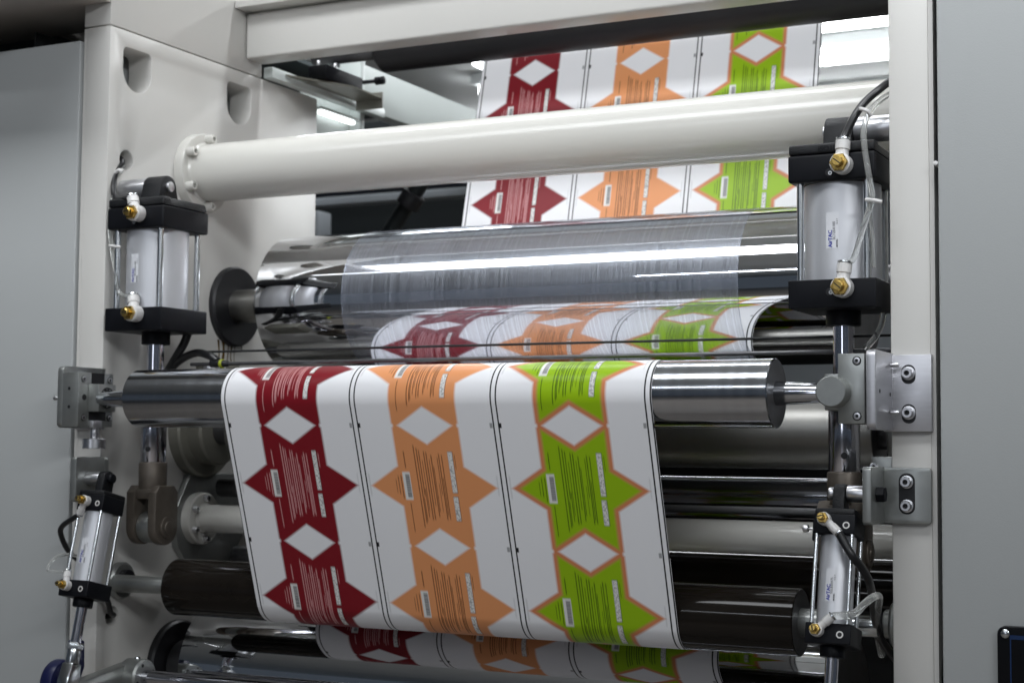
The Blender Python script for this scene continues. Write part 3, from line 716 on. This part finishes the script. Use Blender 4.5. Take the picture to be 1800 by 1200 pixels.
# ------------------------------------------------------------------ brackets
def upper_bracket(side):
    m = (lambda a: a) if side else (lambda a: WID - a)
    bx = lambda mb, a, b, *r, **k: mb.box(min(m(a), m(b)), max(m(a), m(b)), *r, **k)
    t = thing('bearing_bracket', ('milled angle bracket on the right post with round knob, carrying the front roller' if side else 'grey bracket on the left post with knob below, carrying the front roller'), 'bearing bracket', (m(1.53), -.05, 1.52), 'front roller brackets')
    b = bx(MB(), 1.519, 1.591, -.0125, -.0005, 1.525, 1.640, .0012).build('base_plate', M['bright_alu'], t)
    u0, u1 = min(m(1.519), m(1.533)), max(m(1.519), m(1.533))
    fl = MB().prism(rrect(-.118, -.0005, 1.5265, 1.6425, .010, corners=(0, 1, 1, 0)), 'x', u0, u1, (), .0015)
    fl.build('side_plate', M['bright_alu' if side else 'block'], t)
    for z in (1.553, 1.612):
        sx = 1.557
        MB().prism(rrect(m(sx) - .0105, m(sx) + .0105, z - .016, z + .013, .0100), 'y', -.0129, -.0124, (), 0).build('slot', M['bolt_dark'], b)
        MB().cyl((m(sx), -.0126, z), (m(sx), -.0150, z), .0102, bev=.0005).build('washer', M['bolt'], b)
        screw(b, (m(sx), -.015, z), (0, -1, 0), .0080, .011)
    if side:
        k = MB().box(1.479, 1.5175, -.122, -.030, 1.535, 1.637, .0012).build('bearing_block', M['block'], t)
        for z in (1.546, 1.626):
            MB().lathe((1.507, -.1222, z), (0, -1, 0), [(0, .0066), (.0004, .0066)], 24).build('counterbore', M['bolt_dark'], k)
            screw(k, (1.507, -.1226, z), (0, -1, 0), .0050, .0016)
        MB().box(1.456, 1.4795, -.112, -.055, 1.555, 1.608, .0012).build('slide_block', M['block'], t)
        MB().lathe((1.4755, -.1225, 1.581), (0, -1, 0), [(0, .0225), (.026, .0225), (.0275, .021), (.0275, .0006)], 64).build('knob', M['block'], t)
        for z in (1.553, 1.624): MB().cyl((1.5335, -.030, z), (1.547, -.030, z), .0035).build('stud', M['bolt'], t)
        for y, z in ((-.093, 1.583), (-.028, 1.580)): MB().lathe((1.5332, y, z), (1, 0, 0), [(0, .0032), (.0003, .003)], 16).build('drill_hole', M['bolt_dark'], t)
    else:
        k = MB().box(.0095, .048, -.120, -.024, 1.529, 1.630, .0012).build('bearing_block', M['block'], t)
        for q in ((-.085, -.050, 1.610, 1.6301), (-.091, -.044, 1.541, 1.557)): MB().box(.0475, .0486, *q, 0).build('slide_slot', M['bolt_dark'], k)
        for y, z in ((-.107, 1.618), (-.105, 1.546), (-.034, 1.618), (-.034, 1.546)):
            MB().lathe((.0482, y, z), (1, 0, 0), [(0, .0062), (.0004, .006)], 20).build('counterbore', M['bolt_dark'], k)
            screw(k, (.0486, y, z), (1, 0, 0), .0050, .0016)
        MB().lathe((.0482, -.104, 1.584), (1, 0, 0), [(0, .0058), (.0004, .0056)], 24).build('drill_hole', M['bolt_dark'], k)
        for z in (1.600, 1.566): MB().lathe((.026, -.1202, z), (0, -1, 0), [(0, .0032), (.0003, .003)], 16).build('drill_hole', M['bolt_dark'], k)
        sb_ = MB().box(.0488, .074, -.094, -.046, 1.5575, 1.6085, .0012).build('slide_block', M['block'], t)
        MB().lathe((.0742, -.070, 1.583), (1, 0, 0), [(0, .0200), (.0006, .0198), (.0008, .014)], 36).build('bearing_mouth', M['bolt_dark'], sb_)
        mb = MB()
        for q in range(11): a = 2 * PI * q / 11; mb.lathe((.0748, -.070 + .0163 * math.cos(a), 1.583 + .0163 * math.sin(a)), (1, 0, 0), [(0, .0014), (.0010, .0010), (.0012, .0002)], 8)
        mb.build('bearing_balls', M['zinc'], sb_)
        MB().cyl((-.005, -.115, 1.582), (-.014, -.115, 1.582), .004).build('stud', M['bolt'], t)
        MB().box(.046, .056, -.087, -.062, 1.527, 1.541, .001).build('knob_seat', M['bright_alu'], t)
        kb = MB().cyl((.042, -.067, 1.507), (.042, -.067, 1.530), .0075)
        kb.lathe((.042, -.067, 1.488), (0, 0, 1), [(0, .0205), (.001, .0215), (.018, .0215), (.0195, .0200), (.0195, .0075)], 40)
        kb.build('knob', M['bolt'], t)
    return t
upper_bracket(0); upper_bracket(1)
def lower_bracket(side):
    m = (lambda a: a) if side else (lambda a: WID - a)
    t = thing('pivot_bracket', ('dull steel angle bracket low on the right post with two screws in slots' if side else 'dark steel bracket low on the left post above the small air cylinder'), 'pivot bracket', (m(1.52), -.04, 1.388), 'pivot brackets')
    o = rrect(min(m(1.506), m(1.589)), max(m(1.506), m(1.589)), 1.388, 1.4715, .006)
    b = MB().prism(o, 'y', -.0115, -.0005, (), .0012).build('base_plate', M['block'], t)
    u0, u1 = min(m(1.506), m(1.519)), max(m(1.506), m(1.519))
    MB().prism(rrect(-.092, -.0118, 1.388, 1.4725, .006, corners=(0, 1, 1, 0)), 'x', u0, u1, (), .0012).build('side_plate', M['block'], t)
    MB().prism(rrect(m(1.553) - .012, m(1.553) + .012, 1.402, 1.463, .011), 'y', -.0119, -.0114, (), 0).build('slot', M['bolt_dark'], b)
    for z in (1.4145, 1.4500):
        MB().cyl((m(1.553), -.0118, z), (m(1.553), -.0140, z), .0098, bev=.0005).build('washer', M['bolt'], b)
        screw(b, (m(1.553), -.014, z), (0, -1, 0), .0078, .010)
    n = MB().lathe((m(1.5195), -.057, 1.432), (1 if side else -1, 0, 0), [(0, .0125), (.011, .0125), (.0125, .011)], 6)
    n.build('nut', M['cap'], t)
    return t
lower_bracket(0); lower_bracket(1)
# little block behind the right clevis
lb = thing('clamp_block', 'small grey clamp block with one screw right of the right clevis', 'clamp block', (1.50, .02, 1.44))
MB().box(1.497, 1.5275, .005, .05, 1.437, 1.487, .001).build('block', M['block'], lb)
screw(lb, (1.5005, .005, 1.472), (0, -1, 0), .006, .006)

# ------------------------------------------------------------------ lever arms and blue handle at the foot of the left post
def lever(side):
    s = 1 if side == 0 else -1; m = (lambda a: a) if side == 0 else (lambda a: WID - a)
    t = thing('lever_arm', ('pale cast lever arm with round hub at the bottom left corner, below the small cylinder' if side == 0 else 'lever arm with round hub at the bottom right, below the small cylinder'), 'lever', (m(.07), -.05, 1.0), 'lever arms')
    ya, za = -.148, 1.046
    yb, zb = .020, 1.056
    mb = MB()
    mb.prism([(ya - .012, za - .018), (ya + .02, za - .022), (yb, zb - .030), (yb + .02, zb), (yb, zb + .028), (ya + .03, za + .020), (ya - .012, za + .018)], 'x', min(m(.050), m(.078)), max(m(.050), m(.078)), (), .005)
    mb.build('arm', M['block'], t)
    hb = MB().lathe((m(.055), yb, zb), (s, 0, 0), [(0, .024), (.010, .034), (.046, .034), (.050, .031), (.050, .012)], 48).build('hub', M['block'], t)
    for k in range(4):
        a = R_(20 + 90 * k); MB().lathe((m(.1051), yb + .024 * math.cos(a), zb + .024 * math.sin(a)), (s, 0, 0), [(0, .0035), (.0004, .003)], 14).build('drill_hole', M['bolt_dark'], hb)
    MB().lathe((m(.085), yb, zb + .033), (0, 0, 1), [(0, .006), (.004, .005), (.005, .002)], 16).build('grease_nipple', M['zinc'], hb)
    if side == 0: MB().cyl((.10, yb, zb), (1.43, yb, zb), .014, bev=0).build('cross_shaft', M['rod_chrome'], t)
    return t
lever(0); lever(1)
bl = MB().prism([(-.020, 1.135), (.004, 1.135), (.006, 1.075)] + [(-.055 + .048 * math.cos(R_(a)), 1.048 + .050 * math.sin(R_(a))) for a in range(-60, -301, -12)] + [(-.022, 1.09)], 'x', -.055, -.022, (), .006)
bl.xf(Matrix.Translation((.036, -.052, 1.066)) @ Matrix.Scale(.86, 4) @ Matrix.Translation((0, 0, -1.062)))
tag(bl.build('handle_guard', M['blue']), 'dark navy blue rounded guard behind the piston rod at the bottom left', 'guard')

# ------------------------------------------------------------------ hoses
def hose(pts, r, m, name, label, cat='hose', sm=8):
    return tag(MB().tube(pts, r, 14, sm).build(name, M[m]), label, cat)
def V(v): return tuple(v)
hose([V(h_l1), (0.0250, 0.0000, 1.9726), (0.0042, 0.0150, 2.0042), (-0.0024, 0.0300, 2.0353), (-0.0014, 0.0450, 2.0547), (-.02, .055, 2.068)], .0058, 'hose', 'air_hose', 'black air hose curving from the large left cylinder into the small hole in the frame')
tag(MB().tube([(-0.0020, 0.0230, 2.0285), (0.0093, 0.0230, 2.0345), (0.0194, 0.0230, 2.0304)], .0035, 8, 4).build('cable_tie', M['white_pl']), 'white tie round the black hose near the small hole in the left frame', 'cable tie', 'cable ties')
hose([V(h_l2), (0.0478, -0.0120, 1.7871), (0.0332, -0.0080, 1.8322), (0.0184, -0.0040, 1.8833), (0.0093, 0.0000, 1.9289), (0.0038, 0.0100, 1.9698), (-0.0047, 0.0300, 2.0150), (0.0017, 0.0450, 2.0465), (-.02, .062, 2.052)], .0042, 'clear', 'air_tube', 'clear air tube rising along the left edge of the large left cylinder', 'tube')
tag(MB().tube([(0.0194, -0.0100, 1.8803), (0.0339, -0.0120, 1.8783), (0.0462, -0.0100, 1.8768)], .0028, 8, 4).build('cable_tie', M['white_pl']), 'white tie on the clear tube beside the large left cylinder', 'cable tie', 'cable ties')
hose([V(h_r1), (1.4681, -0.0250, 1.9792), (1.4802, -0.0200, 2.0055), (1.4936, -0.0100, 2.0283), (1.5132, 0.0000, 2.0479), (1.5305, 0.0200, 2.0664), (1.5502, 0.0500, 2.0816)], .0062, 'hose', 'air_hose', 'black air hose arching from the large right cylinder to the right post')
hose([V(h_r2), (1.4800, -0.0320, 1.7854), (1.4910, -0.0300, 1.8197), (1.5034, -0.0300, 1.8580), (1.5088, -0.0300, 1.8793), (1.5035, -0.0320, 1.9184), (1.4980, -0.0300, 1.9540), (1.4954, -0.0220, 1.9862), (1.5028, -0.0120, 2.0138), (1.5175, 0.0000, 2.0325), (1.5325, 0.0300, 2.0505)], .0046, 'clear', 'air_tube', 'clear air tube from the lower fitting of the large right cylinder to the post', 'tube')
hose([(1.5073, -0.0240, 1.8803), (1.5035, -0.0200, 1.8507), (1.5048, -0.0120, 1.8168), (1.5033, 0.0000, 1.7747)], .0030, 'clear', 'air_tube', 'thin clear tube hidden along the right tie rod of the large right cylinder', 'tube', 6)
tag(MB().tube([(1.4915, -0.0300, 2.0148), (1.5029, -0.0340, 2.0096), (1.5075, -0.0280, 2.0025)], .0030, 8, 4).build('cable_tie', M['white_pl']), 'white tie binding black hose and clear tube near the top of the right post', 'cable tie', 'cable ties')
tag(MB().tube([(1.5007, -0.0360, 1.8738), (1.5137, -0.0400, 1.8715), (1.5247, -0.0360, 1.8688)], .0030, 8, 4).build('cable_tie', M['white_pl']), 'white tie on the clear tube at the large right cylinder barrel', 'cable tie', 'cable ties')
hose([V(h_s1), (-0.0103, -0.0900, 1.3416), (-0.0232, -0.0750, 1.3192), (-0.0266, -0.0500, 1.2909), (-0.0275, -0.0200, 1.2729)], .0052, 'hose', 'air_hose', 'short black hose bending behind the small left cylinder')
hose([V(h_s2), (0.0064, -0.1400, 1.2638), (0.0054, -0.1350, 1.2781), (0.0091, -0.1200, 1.2888), (0.0094, -0.0900, 1.2903), (-0.0011, -0.0500, 1.2833)], .0030, 'clear', 'air_tube', 'thin clear tube looping left of the small left cylinder', 'tube')
hose([(0.0276, -0.0200, 1.2158), (0.0261, 0.0000, 1.1980), (0.0167, 0.0200, 1.1741), (.004, .043, 1.165), (-.03, .045, 1.16)], .0055, 'hose', 'air_hose', 'black hose end entering the lower hole of the left frame')
hose([V(h_s3), (1.4958, -0.1150, 1.3458), (1.5051, -0.1000, 1.3288), (1.5116, -0.0800, 1.3072), (1.5075, -0.0400, 1.2791), (1.5010, 0.0000, 1.2458), (1.4967, 0.0600, 1.2053), (1.5089, 0.1200, 1.1645)], .0062, 'hose', 'air_hose', 'black hose sweeping down the right side of the small right cylinder')
hose([V(h_s4), (1.5028, -0.1350, 1.2640), (1.5155, -0.1200, 1.2779), (1.5238, -0.1000, 1.2864), (1.5252, -0.0750, 1.2844), (1.5135, -0.0300, 1.2660), (1.4978, 0.0200, 1.2309), (1.4870, 0.1000, 1.1785)], .0056, 'clear', 'air_tube', 'clear tube looping to the right of the small right cylinder', 'tube')
hose([(1.5006, 0.1000, 1.7581), (1.4929, 0.1000, 1.7041), (1.4867, 0.0800, 1.6759), (1.4753, 0.0600, 1.6553)], .0050, 'clear', 'air_tube', 'clear tube hanging in the shadow behind the right piston rod', 'tube')
# cables behind the left rod
hose([(0.1206, 0.1200, 1.7454), (0.1035, 0.1200, 1.7006), (0.0805, 0.1200, 1.6672), (0.0479, 0.1300, 1.6341)], .0085, 'hose', 'cable', 'thick black cable slanting down behind the large left cylinder', 'cable')
hose([(0.0562, 0.1300, 1.6431), (0.0946, 0.1200, 1.6646), (0.1398, 0.1100, 1.6768), (0.1793, 0.1000, 1.6699), (0.1987, 0.1000, 1.6596)], .0078, 'hose', 'cable', 'black cable arching to the end of the thin lower bar', 'cable')
cg = thing('cable_gland', 'black cable end with a yellow-green ring at the end of the lower thin bar', 'cable end', (.22, .10, 1.65))
MB().cyl((.185, .10, 1.655), (.225, .10, 1.6535), .0085, .0060, bev=.001).build('gland', M['rubber'], cg)
MB().cyl((.207, .10, 1.6538), (.213, .10, 1.6536), .0090, bev=.0008).build('colour_ring', M['cable_yellow'], cg)
vb = thing('valve_block', 'small cluster of shiny steel nuts half hidden above the front steel roller', 'valve', (.14, .15, 1.62))
for k, (x, z) in enumerate(((.112, 1.640), (.135, 1.648), (.160, 1.643))):
    MB().lathe((x, .165, z), (.3, -1, .1), [(0, .013), (.010, .013), (.012, .010), (.014, .006)], 6 if k != 1 else 24).build('nut', M['bolt' if k else 'sensor'], vb)
MB().box(.095, .18, .165, .20, 1.60, 1.662, .004).build('valve_body', M['sensor'], vb)

# ------------------------------------------------------------------ things seen past the top of the machine
rl = thing('square_rail', 'pale square rail running back along the top of the left frame wall', 'rail', (.015, .7, 2.32))
MB().box(.001, .026, .512, 1.0, 2.3215, 2.346, .002).build('rail', M['rear_paint'], rl)
ty = thing('sensor_bracket', 'drab metal bracket tray carrying black sensors under the top beam at left', 'sensor bracket', (.12, .75, 2.32))
a0 = MB(); a0.prism([(.028, .56), (.03, .86), (.105, .86), (.105, .72)], 'z', 2.335, 2.339, (), 0); a0.box(.03, .105, .856, .86, 2.312, 2.352, .001); a0.build('tray', M['sensor'], ty)
k = MB(); k.box(.035, .085, .64, .80, 2.342, 2.375, .003); k.build('sensor_body', M['cap'], ty)
for x, y in ((.05, .66), (.07, .70)): MB().cyl((x, y, 2.375), (x, y, 2.39), .005).build('sensor_screw', M['bolt'], ty)
k = MB().cyl((.03, .875, 2.385), (.10, .875, 2.385), .005); k.cyl((.075, .875, 2.385), (.086, .875, 2.385), .010); k.cyl((.088, .875, 2.385), (.098, .875, 2.385), .010); k.build('adjust_screw', M['cap'], ty)
rf = thing('neighbour_machine', 'pale green-white frame plate and channel of the next machine unit, behind the sensor bracket', 'machine', (0, 1.5, .8))
MB().box(-.062, -.0, .925, .945, 2.20, 2.75, .001).build('frame_edge', M['rear_paint'], rf)
MB().box(-.02, -.002, .9455, 3.2, 2.338, 2.449, .002).build('channel', M['rear_paint'], rf)
MB().box(-.30, -.0205, .9455, 3.2, 2.4395, 2.449, .001).build('channel_top', M['rear_paint'], rf)
MB().box(-.058, -.030, .745, .924, 2.21, 2.36, .001).build('side_sheet', M['rear_paint'], rf)
sl_ = thing('ceiling_light', 'short bright strip light under the square rail, behind the left frame wall', 'ceiling light', (-.01, .84, 2.30))
MB().box(-.022, .0, .75, .92, 2.300, 2.306, .001).build('housing', M['rear_paint'], sl_)
MB().box(-.018, -.004, .76, .91, 2.290, 2.2995, .002).build('diffuser', M['soft_lamp'], sl_)
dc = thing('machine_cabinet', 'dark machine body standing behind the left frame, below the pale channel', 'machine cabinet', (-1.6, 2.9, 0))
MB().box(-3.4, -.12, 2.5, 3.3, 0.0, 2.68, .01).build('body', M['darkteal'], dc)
MB().box(-1.6, -.20, 2.42, 2.4995, 2.17, 2.215, .002).build('rail', M['wall'], dc)
cm = thing('cross_rail', 'dim blue-grey machine rail and duct in the dark gap under the large cream tube', 'rail', (-.8, 2.1, 1.9))
A0, A1 = Vector((-0.9904, 2.1000, 2.3250)), Vector((-0.2647, 2.1000, 2.3133))
MB().box(A0.x - .3, A1.x + .1, 2.10, 2.16, A0.z - .016, A0.z + .010, .003).build('rail', M['wall'], cm)
MB().box(A0.x - .3, A1.x + .1, 2.15, 2.35, A0.z + .06, A0.z + .16, .01).build('duct', M['blue'], cm)
MB().box(A0.x + .02, A0.x + .16, 2.0, 2.08, A0.z - .14, A0.z - .05, .006).build('valve_box', M['wall'], cm)
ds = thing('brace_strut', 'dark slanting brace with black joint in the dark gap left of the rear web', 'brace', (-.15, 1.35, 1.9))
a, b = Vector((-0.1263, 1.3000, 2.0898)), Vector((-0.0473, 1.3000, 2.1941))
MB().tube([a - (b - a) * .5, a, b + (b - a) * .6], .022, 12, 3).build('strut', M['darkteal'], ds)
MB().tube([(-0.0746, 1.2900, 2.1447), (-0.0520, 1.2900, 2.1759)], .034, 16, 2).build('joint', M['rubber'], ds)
ip = MB().box(.003, WID - .003, .690, .705, .4, 1.62, 0).build('interior_shade_sheet', M['dark'])  # black sheet added so the space behind the rollers stays dark
tag(ip, 'black sheet added behind the lower rollers for the dark machine interior', 'guard')
# lit fluorescent fittings on the hall ceiling behind the machine
def lamp(y, z, x0, x1, label):
    t = thing('ceiling_light', label, 'ceiling light', ((x0 + x1) / 2, y, z), 'strip lights behind the machine')
    MB().box(x0, x1, y - .10, y + .10, z + .05, z + .0995, .004).build('housing', M['ceiling'], t)
    MB().box(x0 + .02, x1 - .02, y - .055, y + .055, z, z + .049, .01).build('diffuser', M['lamp'], t)
for y, z, nm, xa, xb, xc in ((3.86, 3.2, 'first', -1.24, -.90, -.72), (4.42, 3.2, 'second', -1.50, -1.15, -.6), (5.35, 3.2, 'added third', -2.2, -1.7, -.4)):  # third row is added to brighten the ceiling behind
    lamp(y, z, xc, 1.6, 'lit strip light in the %s row behind, seen right of the web' % nm)
    lamp(y, z, xa, xb, 'short lit strip light in the %s row behind, seen left of the web' % nm)
